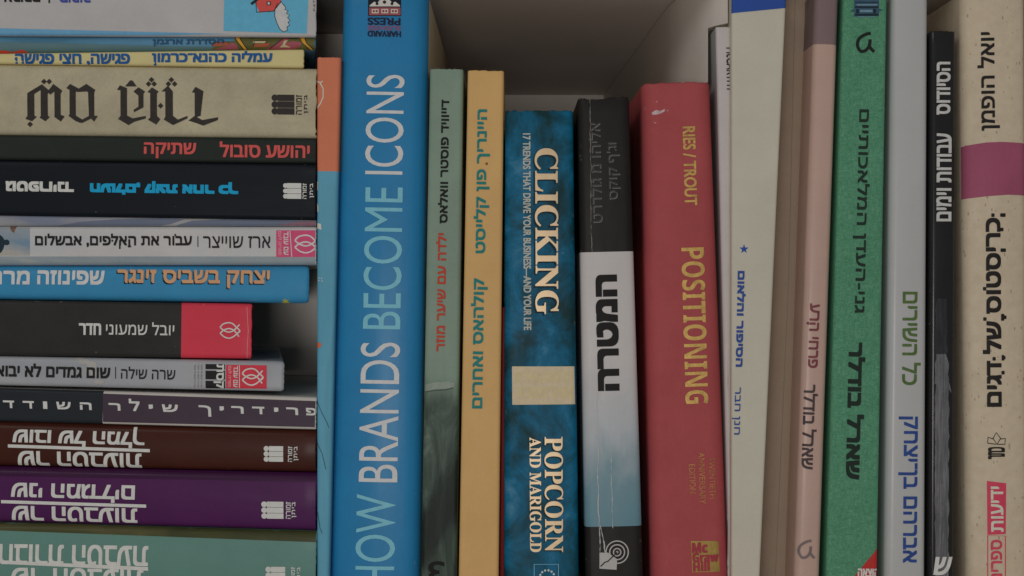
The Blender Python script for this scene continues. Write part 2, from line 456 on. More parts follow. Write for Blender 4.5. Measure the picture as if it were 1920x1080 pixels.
    def shapes(s, name, polys, col, layer=0, mat=None, raise_=0.0, **k):
        V, F = [], []
        for n, pl in enumerate(polys):
            b = len(V)
            for x, y in pl:
                u, v = s.uv(x, y); V.append((u, v, n * min(0.000003, 0.00003 / len(polys))))
            F.append(tuple(range(b, b + len(pl))))
        return s._mesh(name, V, F, mat or ink(col, **k), layer, raise_=raise_)

def rect(x0, y0, x1, y1, slope=0.0):
    return [(x0, y0), (x1, y0 + slope * (x1 - x0)), (x1, y1 + slope * (x1 - x0)), (x0, y1)]
def disc(x, y, r, n=20, ry=None): return [(x + r * math.cos(2 * math.pi * i / n), y + (ry or r) * math.sin(2 * math.pi * i / n)) for i in range(n)]
def line(pts, w, closed=False):
    out = []; pts = [Vector(p) for p in pts]
    if closed: pts = pts + [pts[0]]
    nr = []
    for i in range(len(pts)):
        a = pts[max(0, i - 1)]; b = pts[min(len(pts) - 1, i + 1)]
        if closed and i in (0, len(pts) - 1): a, b = pts[-2], pts[1]
        t = (b - a).normalized(); nr.append(Vector((-t.y, t.x)) * w / 2)
    for i in range(len(pts) - 1):
        out.append([tuple(pts[i] + nr[i]), tuple(pts[i + 1] + nr[i + 1]), tuple(pts[i + 1] - nr[i + 1]), tuple(pts[i] - nr[i])])
    return out
def arc(x, y, rx, ry, a0, a1, n=16): return [(x + rx * math.cos(math.radians(a0 + (a1 - a0) * i / n)), y + ry * math.sin(math.radians(a0 + (a1 - a0) * i / n))) for i in range(n + 1)]
def star(x, y, r, n=5, q=0.4, a=-90): return [(x + (r if i % 2 == 0 else r * q) * math.cos(math.radians(a + 180 / n * i)), y + (r if i % 2 == 0 else r * q) * math.sin(math.radians(a + 180 / n * i))) for i in range(2 * n)]
def imprint(b, x0, xb, x1, y0, y1, col, tx, sl=0.012):
    """three little standing figures lying on their side, with two columns of small letters"""
    h = (y1 - y0) / 3; P = []
    for i in range(3):
        y = y0 + i * h; r = h * 0.5
        P.append(disc((x0 + xb) / 2 - 0.2, y + h / 2, min(r, (xb - x0) / 2 + 1.0) * 0.98))
        P.append(rect(xb - 0.8, y + 0.35, x1, y + h - 0.35, sl))
    b.shapes('publisher_logo', P, col, 1)
    for w, (a, c_) in zip(('זמורה', 'ביתן'), tx):
        b.text('publisher_name', w, (a, y0 + 1, c_, y1 - (0 if w == 'זמורה' else 2)), 'U', col, space=1.12 if w != 'זמורה' else 1, bold=(0.5, 0.5))
def fish(b, x0, y0, x1, y1, col, w):
    """two crossing leaf outlines like a pair of fish with open tails"""
    P = []
    for pl in ([(0, .3), (.1, .14), (.22, .05), (.45, 0), (.65, .08), (.82, .3), (.93, .42), (1, .55), (.9, .68)],
               [(0, .3), (.12, .44), (.25, .54), (.45, .61), (.66, .52), (.82, .34), (.98, .12)],
               [(0, .68), (.12, .54), (.25, .44), (.45, .38), (.66, .47), (.82, .66), (.95, .9)],
               [(0, .68), (.12, .83), (.25, .94), (.45, 1), (.65, .92), (.85, .72), (1, .53)]):
        P += line([(x0 + (x1 - x0) * px, y0 + (y1 - y0) * py) for px, py in smooth(pl)], w)
    b.shapes('publisher_logo', P, col, 2)
def smooth(K, m=4):
    out = []; n = len(K) - 1
    for i in range(n):
        p = [Vector(K[max(0, min(n, i + k))]) for k in (-1, 0, 1, 2)]
        for q in range(m):
            f = q / m
            out.append(tuple(0.5 * ((2 * p[1]) + (p[2] - p[0]) * f + (2 * p[0] - 5 * p[1] + 4 * p[2] - p[3]) * f ** 2 + (3 * p[1] - p[0] - 3 * p[2] + p[3]) * f ** 3)))
    return out + [tuple(K[-1])]
def looped_mark(b, x, y, k, w, col):
    """a brush-drawn letter lying on its back"""
    A = [(475, 555), (400, 572), (330, 605), (270, 660), (248, 740), (265, 810), (310, 862), (380, 850), (430, 800), (455, 740), (462, 660)]
    B = [(452, 780), (480, 820), (530, 872)]
    b.shapes('publisher_mark', line([(x + (p - 230) * k, y + (q - 540) * k) for p, q in smooth(A)], w) + line([(x + (p - 230) * k, y + (q - 540) * k) for p, q in smooth(B)], w), col, 1)

HG, MG, RG = 'books lying in the stack', 'books standing in the middle of the row', 'books standing at the right of the row'
XL, XR = -470, 593
def lying(label, ya, yb, xr, mats, **k):
    """ya, yb: (top, bottom) of the spine where it leaves the photograph at x=0 and at its right end xr"""
    t = (XL - 0) / (xr - 0)
    top = ya[0] + (yb[0] - ya[0]) * t; bot = ya[1] + (yb[1] - ya[1]) * t
    k.setdefault('depth', 0.10); k.setdefault('r', 0.0014)
    xl = k.pop('xl', XL); t = xl / xr
    return Book('book', label, (xl, ya[0] + (yb[0] - ya[0]) * t, ya[1] + (yb[1] - ya[1]) * t), (xr, yb[0], yb[1]), mats, horiz=True, group=HG, **k)
def standing(label, top, bot, mats, group=MG, **k):
    """top, bot: (y, x left, x right) of the spine at its head and at photograph row 1080"""
    f = (1125 - top[0]) / (bot[0] - top[0])
    if k.get('y0'):
        f = ((1125 - 540) / (1 + k['y0'] / D) + 540 - top[0]) / (bot[0] - top[0])
    yb = top[0] + (bot[0] - top[0]) * f
    foot = (yb, top[1] + (bot[1] - top[1]) * f, top[2] + (bot[2] - top[2]) * f)
    return Book('book', label, foot, top, mats, group=group, **k)

WHITE = c(166, 162, 155); BLACK = c(24, 23, 23)

# ================================================================= the lying stack, from the top
b = lying('white book on top of the stack with a sky blue picture square', (-30, 66), (-30, 69), 593,
          [paper('white_cover', c(140, 138, 138), 0.40)], r=0.0012, skew=0.165)
b.shapes('lower_edge', [[(-470, 40), (0, 53), (300, 60.5), (430, 63.5), (300, 66), (0, 66), (-470, 64)]], c(80, 124, 152))
b.text('author_name', 'אבירם', (8, -20, 76, 4), 'F', BLACK, bold=(1.5, 1.5))
b.shapes('divider_rule', [rect(91, -22, 94, 6)], BLACK, 1)
b.text('title', 'סיפור', (111, -20, 170, 5), 'F', c(45, 55, 115), bold=(1.2, 1.2))
b.shapes('picture_square', [[(421, -28), (579, -24), (575, 63), (419, 58)]], c(74, 134, 172))
b.shapes('drawing', [[(475, -20), (527, -16), (527, 4), (516, 20), (487, 24), (480, 8)]], c(178, 62, 58), 1)
b.shapes('drawing', line([(480, 2), (481, 23), (513, 21), (528, 2)], 1.6) + [rect(500, 3, 508, 10)] + line([(471, 8), (484, -2)], 5), c(25, 28, 30), 2)
b.shapes('drawing', [rect(502, 4.5, 506, 8.5)], c(150, 160, 165), 3)
b.shapes('drawing', [[(521, 6), (529, 6), (536, 14), (534, 18), (540, 20), (537, 25), (543, 29), (539, 33), (544, 38), (540, 42), (543, 47), (538, 51), (539, 57), (532, 60), (525, 55), (520, 45), (515, 30), (516, 16)]], c(150, 150, 150), 1)
b.shapes('drawing', line([(521, 6), (516, 16), (515, 30), (520, 45), (525, 55), (532, 60), (539, 57), (538, 51), (543, 47), (540, 42), (544, 38), (539, 33), (543, 29), (537, 25), (540, 20), (534, 18), (536, 14), (529, 6)], 1.3), c(25, 28, 30), 2)
b.text('series_number', 'E47', (587, 0, 592, 21), 'U', c(70, 70, 72))

b = lying('thin teal picture book with an olive and orange drawing at its end', (66, 100), (69, 92.5), 592,
          [paper('picture_cover', c(52, 88, 108), 0.45, kind='wash', col2=[c(66, 104, 128), c(70, 98, 104)])], y0=0.001, r=0.0025, skew=0.165)
b.shapes('lower_edge', [[(-470, 92), (0, 79), (150, 82), (300, 86), (400, 88), (398, 94), (200, 97), (-470, 103)]], c(68, 92, 96), mat=paper('teal_ink', c(68, 92, 96), wear=0))
b.text('title', 'הסדרת ארגמן', (286, 73, 420, 87), 'R', c(34, 62, 86), bold=(1.5, 1.5))
b.shapes('drawing', [[(436, 66), (592, 69), (592, 92), (396, 93), (400, 88), (430, 78), (441, 76)]], c(74, 73, 38), 1, mat=paper('olive_ink', c(66, 66, 36), wear=0, var=0.25, kind='wash', col2=[c(78, 78, 42), c(92, 92, 58)]))
B1 = [(437, 66), (446, 66), (452, 76), (463, 92), (456, 92), (445, 78)]; B2 = [(560, 68), (570, 69), (575, 81), (588, 93), (581, 93), (567, 81)]
b.shapes('drawing', [[(400, 80), (430, 79), (426, 85), (398, 87)], [(478, 83), (507, 81), (503, 87.5), (474, 88)]], c(128, 64, 42), 2)
b.shapes('drawing', [[(498, 92), (515, 83), (532, 71), (543, 70), (536, 80), (550, 77), (566, 80), (562, 88), (545, 92)], [(400, 92), (424, 86), (436, 80), (444, 84), (446, 92)]], c(122, 62, 70), 2)
b.shapes('drawing', [[(476, 77), (500, 77), (496, 81), (474, 81)], [(533, 76), (540, 75.5), (534, 84), (545, 88.5), (524, 88.5), (530, 84)]], c(146, 136, 104), 3)
b.shapes('drawing', [B1, B2], c(170, 116, 40), 4)
b.shapes('drawing', line(B1[0:1] + B1[5:3:-1] and [B1[0], B1[5], B1[4]], 1.3) + line(B1[1:4], 1.3) + line([B2[0], B2[5], B2[4]], 1.3) + line(B2[1:4], 1.3) + line([(398, 87), (400, 79.6), (430, 78.6)], 1.2) + line([(474, 88), (478, 76.5), (501, 76.5), (497, 81.5)], 1.1) + line([(505, 91), (520, 81), (532, 70.6), (558, 72)], 1.2) + line([(468, 72), (472, 66)], 1.2) + line([(473, 73), (476, 69)], 1.2), c(18, 16, 15), 5)
b.shapes('drawing', [[(-40, 100), (0, 94), (14, 95), (20, 97), (42, 93), (52, 98), (0, 99.5)]], c(150, 58, 44), 2)

b = lying('pale yellow book with blue lettering, thin and set short of the stack edge', (100, 119), (92, 126.5), 570,
          [paper('yellow_cover', c(158, 148, 106), 0.5)], r=0.0010, xl=-400, skew=0.18)
b.text('author_name', 'עמליה כהנא־כרמון', (285, 95.5, 511, 123), 'R', c(24, 66, 112), bold=(2.4, 2))
b.text('title', 'פגישה, חצי פגישה', (28, 100.5, 244, 123.5), 'R', c(24, 66, 112), bold=(2.2, 2))

b = lying('thick worn cream book with large blackletter strokes in black', (119, 252), (127, 258.5), 593,
          [paper('cream_cover', c(140, 133, 112), 0.62, var=0.24, wear=0.9, bump=0.25)], r=0.0022, bulge=0.0006, jit=0.0003)
q = 3.177
BL = [[(163, 555), (205, 540), (205, 690), (220, 695), (190, 722), (150, 708), (163, 690)], [(163, 555), (250, 502), (270, 520), (205, 560)],
      [(243, 510), (285, 540), (285, 690), (297, 697), (270, 722), (235, 700), (243, 690)], [(285, 545), (318, 500), (372, 540), (362, 560), (325, 545), (300, 565)], [(250, 502), (300, 545), (285, 560), (262, 530)],
      [(325, 545), (362, 548), (362, 685), (385, 692), (362, 724), (322, 695), (325, 690)],
      [(415, 520), (452, 540), (452, 690), (470, 700), (455, 725), (408, 690), (415, 680)], [(395, 525), (418, 500), (470, 528), (515, 500), (568, 535), (560, 560), (515, 545), (470, 548), (430, 545)],
      [(525, 540), (562, 545), (562, 690), (583, 690), (560, 725), (530, 692)], [(408, 690), (455, 690), (490, 712), (530, 690), (545, 705), (490, 732), (470, 730)],
      [(718, 530), (757, 545), (757, 690), (765, 700), (720, 712), (702, 710), (718, 690)], [(697, 535), (715, 508), (757, 525), (757, 548), (735, 540)],
      [(702, 708), (760, 690), (790, 705), (868, 690), (868, 706), (800, 725), (765, 745)], [(745, 515), (775, 478), (790, 480), (815, 515)],
      [(795, 545), (825, 520), (865, 545), (855, 560), (855, 640), (800, 668), (795, 655), (825, 635), (825, 570)],
      [(895, 545), (935, 545), (935, 690), (955, 710), (930, 742), (880, 712), (895, 700)], [(878, 550), (905, 520), (945, 545), (935, 560)],
      [(985, 545), (1030, 545), (1030, 690), (1050, 705), (1030, 745), (975, 712), (985, 695)], [(962, 545), (1000, 510), (1030, 545)],
      [(1030, 695), (1060, 712), (1117, 690), (1117, 705), (1030, 745)],
      [(1160, 545), (1212, 545), (1195, 690), (1160, 700)], [(1143, 550), (1165, 517), (1215, 545), (1200, 560)],
      [(1122, 718), (1160, 690), (1205, 715), (1300, 698), (1298, 715), (1210, 748), (1175, 735)]]
for x, y in ((262, 486), (293, 486), (178, 740), (902, 475), (885, 500), (918, 500), (1020, 475), (1003, 500), (1040, 500), (957, 630)):
    BL.append([(x - 17, y), (x, y - 17), (x + 17, y), (x, y + 17)])
b.shapes('title', [[(x / q, y / q) for x, y in p] for p in BL], c(40, 36, 34), 1, var=0.3)
imprint(b, 510, 521, 552, 177, 215, c(38, 34, 33), ((555, 566), (570, 578)))

b = lying('very dark green book with red lettering, under the cream one', (253, 300), (259, 307), 593,
          [paper('dark_green_cover', c(28, 33, 29), 0.55, var=0.2)], y0=0.001)
b.text('author_name', 'יהושע סובול', (412, 266, 581, 296), 'R', c(172, 66, 64), bold=(2, 1.5))
b.text('title', 'שתיקה', (270, 267.5, 368, 297), 'R', c(172, 66, 64), bold=(2, 1.5))

b = lying('blue black book with upside down white and cyan lettering', (300.5, 403), (307.5, 412), 593,
          [paper('navy_black_cover', c(10, 15, 21), 0.45, var=0.15)])
b.text('author_name', 'גוטפרוינד', (11, 340, 139, 359.5), 'F', WHITE, bold=(3, 3))
b.text('title', 'העולם, קצת אחר כך', (169, 340, 447, 366), 'F', c(18, 122, 172), bold=(3.5, 4))
imprint(b, 532, 539, 565, 343, 373, WHITE, ((567.5, 575), (581, 589)))

b = lying('slim pale book with a misty blue grey hill picture', (403.5, 424), (412.5, 424.5), 593,
          [paper('misty_cover', c(92, 98, 112), 0.4, kind='wash', col2=[c(118, 118, 120), c(128, 126, 122)])], y0=0.0008, r=0.0012)
b.shapes('picture', [[(110, 423), (150, 416), (220, 411), (300, 409), (345, 411), (320, 420), (300, 423)], [(330, 423), (360, 414), (420, 411), (500, 412.5), (592, 415), (592, 423)]], c(80, 86, 102), 1, mat=paper('slate_ink', c(80, 86, 102), wear=0))
b.shapes('picture', [[(520, 422), (560, 416), (592, 414), (592, 424)]], c(104, 76, 88), 2)

b = lying('white book with black lettering and a pink logo square at its end', (424.5, 497.5), (425, 497), 593,
          [paper('cool_white_cover', c(142, 144, 147), 0.36, kind='wash', col2=[c(148, 147, 146), c(139, 143, 149)])], r=0.0018)
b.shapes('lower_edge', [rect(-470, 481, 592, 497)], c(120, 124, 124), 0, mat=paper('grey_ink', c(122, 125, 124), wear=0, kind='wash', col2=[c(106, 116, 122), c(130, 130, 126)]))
b.shapes('picture', [rect(-60, 426, 56, 479)], c(120, 122, 118), 0, mat=paper('seaside_ink', c(88, 108, 124), wear=0, kind='wash', col2=[c(128, 128, 126), c(136, 126, 108)]))
b.shapes('picture', [[(-20, 444), (0, 440), (5, 444), (9, 450), (14, 449), (18, 452), (18, 458), (13, 460), (9, 459), (6, 468), (2, 474), (-20, 476)]], c(22, 38, 46), 1)
b.shapes('picture', [[(17, 424.8), (30, 425), (27, 437), (22, 434)]], c(92, 70, 58), 1)
b.text('title', 'עבוֹר את האַלְפּים, אבשלום', (66, 438, 360, 467), 'R', BLACK, bold=(1.2, 2.2))
b.shapes('divider_rule', [rect(370.4, 443, 372, 463)], BLACK, 1)
b.text('author_name', 'ארז שוייצר', (381, 443, 507, 465), 'R', BLACK, bold=(0.3, 0.8))
b.shapes('logo_square', [rect(518, 432, 592.6, 482, -0.004)], c(168, 60, 92), 1)
b.shapes('logo_square', [[(543, 433), (544.4, 433), (548, 481.5), (546.6, 481.5)]], c(176, 160, 160), 2)
b.text('publisher_name', 'עם עובד', (532, 434, 541, 478), 'D', WHITE, layer=2, bold=(0.6, 0.6))
b.text('publisher_name', 'ספריה לעם', (522, 434, 529, 478), 'D', c(176, 140, 140), layer=2)
fish(b, 553, 441, 599, 474, WHITE, 2.8)

b = lying('bright blue book with orange and white lettering', (498, 561.5), (498, 569), 579,
          [paper('bright_blue_cover', c(42, 104, 138), 0.42, wear=0.8)], r=0.0024, bulge=0.0008, end=0.0016, skew=0.18)
b.text('author_name', 'יצחק בשביס זינגר', (218, 508, 504.5, 542), 'R', c(14, 16, 18), bold=(2.2, 3.2), layer=1)
b.text('author_name', 'יצחק בשביס זינגר', (219.5, 506, 506, 540), 'R', c(182, 122, 92), bold=(2.2, 3.2), layer=2)
b.text('title', 'שפינוזה', (70, 507, 196, 533.5), 'R', c(158, 160, 160), bold=(2.2, 3.2))
b.text('title', 'מרחוב', (-58, 507, 56, 533), 'R', c(158, 160, 160), bold=(2.2, 3.2))
b.shapes('drawing', [star(534, 567, 9, 8, 0.35)], c(170, 150, 40), 1)

b = lying('charcoal book with a red end bearing a white logo', (562.5, 667.5), (569.5, 673), 472,
          [paper('charcoal_cover', c(36, 35, 34), 0.5, var=0.25, wear=0.7), paper('red_end', c(162, 44, 58), 0.42, wear=0.8)], r=0.0016, xl=-470,
          bands=[((340 - XL) * S, 1.0, 1)], skew=0.22)
b.text('author_name', 'יובל שמעוני', (199, 604, 327, 628), 'R', WHITE, bold=(0.4, 0.6))
b.text('title', 'חדר', (148, 606, 190, 628), 'R', WHITE, bold=(2.2, 1.8))
fish(b, 413, 605, 450, 634, WHITE, 2.4)
b.shapes('crease', line([(463, 575), (465.5, 620), (463, 672)], 0.8), c(190, 120, 120), 1)

b = lying('light grey book with black lettering and red and black logo blocks', (668, 723), (677.5, 734.5), 532,
          [paper('light_grey_cover', c(118, 121, 126), 0.36, kind='wash', col2=[c(124, 126, 130), c(132, 132, 131)])], r=0.0018, xl=-470, skew=0.20, end=0.0014)
b.text('author_name', 'שרה שילה', (227, 688, 329, 711), 'R', BLACK, bold=(0.4, 0.8))
b.shapes('divider_rule', [rect(216, 688, 217.6, 710)], BLACK, 1)
b.text('title', 'שום גמדים לא יבואו', (-14, 682, 207, 708), 'R', BLACK, bold=(1.8, 2.2))
b.shapes('picture', [disc(158, 678, 11, 11, 5), disc(172, 684, 10, 9, 7), disc(178, 700, 9, 9, 6), disc(148, 672, 8, 9, 3), disc(186, 716, 10, 9, 4), disc(166, 694, 6, 9, 5)], c(136, 134, 128), 0, mat=paper('pale_ink', c(132, 131, 127), wear=0))
b.shapes('logo_block', [rect(385.5, 682.5, 422, 692, .012), rect(385.5, 695, 422, 711, .012), rect(385.5, 714, 422, 728, .012)], BLACK, 1)
b.text('series_name', 'קסת', (401, 683, 420, 728), 'D', WHITE, layer=2, bold=(1.5, 1.5))
for x in (363, 369.5, 375.5):
    b.text('small_print', 'סדרה לספרות מקור', (x, 683, x + 4.4, 726), 'D', c(66, 66, 70))
b.shapes('logo_square', [rect(424, 684, 500, 728, .012)], c(172, 44, 56), 1)
b.shapes('logo_square', [rect(448.4, 685, 449.8, 727.5, .012)], c(180, 160, 160), 2)
b.text('publisher_name', 'עם עובד', (438, 686, 446, 726), 'D', WHITE, layer=2, bold=(0.5, 0.5))
b.text('publisher_name', 'ספריה לעם', (428, 686, 434.5, 726), 'D', c(184, 140, 140), layer=2)
fish(b, 454.5, 691, 493.5, 722, WHITE, 2.6)

b = lying('white edged book with widely spaced white letters on black and plum', (728, 790), (745, 806), 593,
          [paper('black_panel', c(27, 31, 35), 0.4, var=0.15), paper('cream_white_cover', c(146, 142, 137), 0.42)], r=0.0012, bands=[((193 - XL) * S * 1.0003, 1.0, 1)], side=(0, 1))
b.shapes('plum_panel', [[(193, 738), (592.6, 752), (592.6, 801), (193, 791)]], c(51, 41, 51), 0, mat=paper('plum_panel', c(51, 41, 51), 0.4, wear=0))
for ch, x0, x1, dy in (('ך', 373, 396, 0), ('י', 412, 420, 0), ('ר', 434, 457, 0), ('ד', 473, 496, 0), ('י', 514, 522, 0), ('ר', 537, 559, 0), ('פ', 574, 594, 0),
                       ('ש', 304, 334, 0), ('י', 279, 287, 0), ('ל', 242, 262, 0), ('ר', 204, 226, 0),
                       ('ה', 150, 172, 0), ('ש', 106, 133, 0), ('ו', 81, 89, 0), ('ד', 43, 64, 0), ('ד', 6, 27, 0)):
    yc = 757.5 + 0.0245 * (x0 + x1) / 2 - 2
    hi = {'י': (-4, 4), 'ך': (-5, 16), 'ל': (-14, 9), 'ו': (-5, 9)}.get(ch, (-5, 9))
    b.text('author_name' if x0 > 200 else 'title', ch, (x0, yc + hi[0], x1, yc + hi[1]), 'R', WHITE, bold=(1.0, 1.8), shear=-0.08)

def two_line_book(label, ya, yb, mats, l1, w1, bar, l2, w2, imp, xs, **k):
    b = lying(label, ya, yb, 593, mats, r=0.0022, bulge=0.0010, **k)
    b.text('title', l1, w1, 'F', WHITE, bold=(2.6, 2.0))
    b.shapes('title_rule', [bar], WHITE, 1)
    b.text('series_title', l2, w2, 'F', WHITE, bold=(2.6, 2.0))
    imprint(b, *imp, WHITE, xs)
    return b
two_line_book('dark brown glossy book with two lines of upside down white lettering and a rule', (790.5, 875), (806.5, 887),
             [paper('brown_cover', c(48, 20, 13), 0.38, var=0.16, coat=0.06)], 'שובו של המלך', (24, 799, 271, 838), [(15, 833), (281, 842), (281, 848), (15, 839)],
             'שר הטבעות', (32, 847, 265, 876), (494, 505, 531, 836, 866), ((540, 548), (551, 560)))
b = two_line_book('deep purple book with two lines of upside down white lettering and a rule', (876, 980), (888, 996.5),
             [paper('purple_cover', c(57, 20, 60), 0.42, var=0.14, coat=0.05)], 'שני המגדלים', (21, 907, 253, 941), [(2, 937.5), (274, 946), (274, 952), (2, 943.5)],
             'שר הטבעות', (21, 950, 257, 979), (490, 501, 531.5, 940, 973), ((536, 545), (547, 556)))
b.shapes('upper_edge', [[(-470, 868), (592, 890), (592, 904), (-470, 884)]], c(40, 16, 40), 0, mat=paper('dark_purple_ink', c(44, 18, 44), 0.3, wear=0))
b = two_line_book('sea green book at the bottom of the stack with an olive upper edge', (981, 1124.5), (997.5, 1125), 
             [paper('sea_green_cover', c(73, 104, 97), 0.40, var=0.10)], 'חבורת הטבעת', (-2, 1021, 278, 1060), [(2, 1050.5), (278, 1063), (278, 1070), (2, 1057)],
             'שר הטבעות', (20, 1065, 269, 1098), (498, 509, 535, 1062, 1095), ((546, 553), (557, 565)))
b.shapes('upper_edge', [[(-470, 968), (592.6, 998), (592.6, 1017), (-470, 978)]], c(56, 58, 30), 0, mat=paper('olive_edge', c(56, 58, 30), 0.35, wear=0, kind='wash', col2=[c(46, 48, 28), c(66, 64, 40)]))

# ================================================================= the standing row, middle
b = standing('narrow book, orange above and sea blue below, next to the lying stack', (107, 594, 639), (1080, 594, 617),
             [paper('sea_blue_cover', c(66, 118, 138), 0.45, kind='wash', col2=[c(72, 122, 142), c(60, 104, 118)]), paper('orange_cover', c(186, 92, 68), 0.45)], y0=0.0,
             r=0.0012, bands=[((1125 - 321) * S, 1.0, 1)])
b.shapes('drawing', line([(594, 152), (600, 155), (606, 166), (606, 182), (601, 194), (594, 203)], 2.2) + line([(600, 156), (605, 152)], 2), c(196, 160, 146), 1)
b.shapes('drawing', [[(594, 338), (596.5, 342), (596, 358), (594, 356)], [(594, 380), (597, 386), (597, 398), (594, 396)], [(594, 418), (602, 420), (603, 431), (594, 428)]] + [disc(x, y, 1.2, 8) for x, y in ((598, 521), (603, 522), (598, 526), (604, 527))], c(168, 162, 150), 1)
b.shapes('drawing', [[(594, 643), (600, 642), (603, 646), (600, 652), (594, 652)]], c(176, 78, 52), 1)
b.shapes('drawing', line([(594, 752), (604, 775), (612, 790), (617, 802)], 1.2) + line([(594, 830), (604, 850), (611, 880)], 1.2) + line([(595, 960), (600, 990), (604, 1000)], 1.2), c(36, 66, 72), 1)

b = standing('tall bright blue hardback with large thin white and pale blue capitals running up it', (-14, 640.3, 803), (1080, 617, 785.5),
             [paper('cobalt_jacket', c(28, 94, 133), 0.38, var=0.10, coat=0.08), paper('ivory_jacket', c(150, 142, 118), 0.45)], r=0.0046, bulge=0.0016, thick=0.0022, inset=0.003, side=(1, 1))
TEALT = c(94, 145, 160); PALE = c(172, 184, 182)
b.text('title', 'ICONS', (685.5, 140, 757, 327), 'U', PALE, offset=-0.012)
b.text('title', 'BECOME', (682, 351, 753.5, 617), 'U', TEALT, offset=-0.012)
b.text('title', 'BRANDS', (674, 642, 748, 904), 'U', PALE, offset=-0.002)
b.text('title', 'HOW', (666.5, 927, 741, 1102), 'U', TEALT, offset=-0.014)
b.text('publisher_name', 'PRESS', (689, 33, 751, 47), 'F', c(22, 26, 48), bold=(1.6, 1))
b.text('publisher_name', 'BUSINESS', (689, 48, 751, 57), 'F', c(96, 66, 92), bold=(1, .8))
b.text('publisher_name', 'HARVARD', (689, 58, 752, 69), 'F', c(22, 26, 48), bold=(1.4, 1))
b.shapes('publisher_logo', [rect(690, -6, 752, 30)], c(14, 18, 28), 1)
b.shapes('publisher_logo', [rect(692, 14, 751, 28.5)], c(118, 62, 66), 2)
b.shapes('publisher_logo', [rect(x, 17, x + 13, 25) for x in (697, 715, 733)], c(158, 150, 142), 3)
b.shapes('publisher_logo', [rect(x + 2, 19, x + 5.6, 23) for x in (697, 715, 733)] + [rect(x + 7.4, 19, x + 11, 23) for x in (697, 715, 733)], c(96, 44, 50), 4)
b.shapes('publisher_logo', [[(693, 10), (702, 3), (707, 6), (716, -4), (727, -4), (736, 6), (741, 3), (750, 10), (750, 12), (693, 12)]], c(160, 156, 150), 2)
b.shapes('publisher_logo', [disc(707, 7, 3, 8), disc(721, 4, 3.4, 8), disc(735, 7, 3, 8)], c(30, 28, 34), 3)

b = standing('slim grey green book with black and red lettering and a picture of cloth below', (129, 806, 869), (1080, 789, 856),
             [paper('grey_green_cover', c(97, 113, 101), 0.42, var=0.14)], r=0.0014, y0=0.001)
b.text('author_name', 'דייוויד פוסטר וואלאס', (822.5, 187, 841, 419), 'U', c(16, 17, 16), bold=(1.4, 1.6))
b.text('title', 'ילדה עם שיער מוזר', (816, 437, 835.5, 659), 'U', c(140, 50, 34), bold=(1.4, 1.6))
PH = paper('cloth_picture', c(24, 32, 28), 0.42, var=0.14, kind='photo', col2=[c(46, 58, 51), c(64, 78, 69), c(94, 103, 94)], wear=0,
           fade=((1125 - 695) * S, (1125 - 770) * S), paper=c(97, 113, 101), dark=c(20, 25, 22), edge=0.0420)
b.shapes('picture', [[(785, 1122), (797, 690), (868, 690), (862, 1122)]], (0, 0, 0, 1), 0, mat=PH)
b.shapes('picture', [[(797, 721), (815, 717), (840, 715), (851, 718), (852, 726), (835, 729), (815, 730), (797, 734)]], None, 1, mat=paper('waistband_ink', c(112, 121, 111), wear=0, var=0.35))
b.shapes('picture', line(smooth([(797, 735), (815, 732), (835, 731), (850, 727)]), 1.8), c(52, 62, 56), 2)
b.text('volume_letter', '3', (803, 1052, 833, 1092), 'F', c(12, 12, 12), layer=2, bold=(1.5, 1.5))

b = standing('warm yellow book with dark teal lettering', (132, 877, 945), (1080, 860, 935),
             [paper('warm_yellow_cover', c(160, 127, 81), 0.45, var=0.08)], r=0.0012)
b.text('author_name', 'היינריך פון קלייסט', (889, 205, 918, 475), 'U', c(26, 94, 92), bold=(2, 1.8))
b.text('title', 'קולהאס ואחרים', (882, 522, 913, 766), 'U', c(26, 94, 92), bold=(2, 1.8))
b.shapes('spot', [disc(912.5, 307, 2.6, 10)], c(96, 66, 34), 1)

standing('thin dark red book sunk between the yellow and the teal one', (575, 940, 952), (1080, 936, 952),
         [paper('dark_red_cover', c(92, 18, 22), 0.5)], r=0.0008, y0=0.006)

b = standing('dark teal paperback with a cloudy sky and raised gold capitals', (207, 947, 1075), (1080, 945, 1086),
             [paper('cloudy_teal_cover', c(10, 38, 42), 0.45, var=0.18, kind='cloud', col2=[c(6, 58, 76), c(8, 76, 104), c(58, 100, 122)], wear=0.8)], r=0.0020, bulge=0.0004, jit=0.0003)
GOLD = c(160, 139, 112)
b.text('title', '𝐂𝐋𝐈𝐂𝐊𝐈𝐍𝐆', (1000, 280, 1043, 592), 'D', c(8, 30, 40), bold=(1.5, 1.5), layer=1)  # dark offset copy paints the shadow of the raised letters
b.text('title', '𝐂𝐋𝐈𝐂𝐊𝐈𝐍𝐆', (1003, 278, 1047, 589), 'D', GOLD, bold=(1.0, 1.0), layer=2, mat=ink(GOLD, 0.32, 0.15))
b.text('subtitle', '17 TRENDS THAT DRIVE YOUR BUSINESS—AND YOUR LIFE', (981, 250, 995.5, 619), 'D', c(140, 140, 132), bold=(1, 1))
b.shapes('title_panel', [[(960, 687), (1077, 687), (1078.5, 758), (960.5, 759)]], c(160, 146, 122), 1)
b.text('panel_lettering', 'BY THE AUTHOR OF', (968, 697, 1072, 717), 'R', c(162, 147, 104), layer=2)
b.text('panel_lettering', 'THE REPORT & MORE', (966, 726, 1074, 746), 'R', c(162, 147, 104), layer=2)
b.text('author_name', '𝐏𝐎𝐏𝐂𝐎𝐑𝐍', (1019, 821, 1053.5, 1037), 'D', c(8, 30, 40), bold=(1, 1), layer=1)  # painted shadow copy under the gold letters
b.text('author_name', '𝐏𝐎𝐏𝐂𝐎𝐑𝐍', (1021, 819, 1056, 1035), 'D', GOLD, layer=2, mat=ink(GOLD, 0.32, 0.15), bold=(.6, .6))
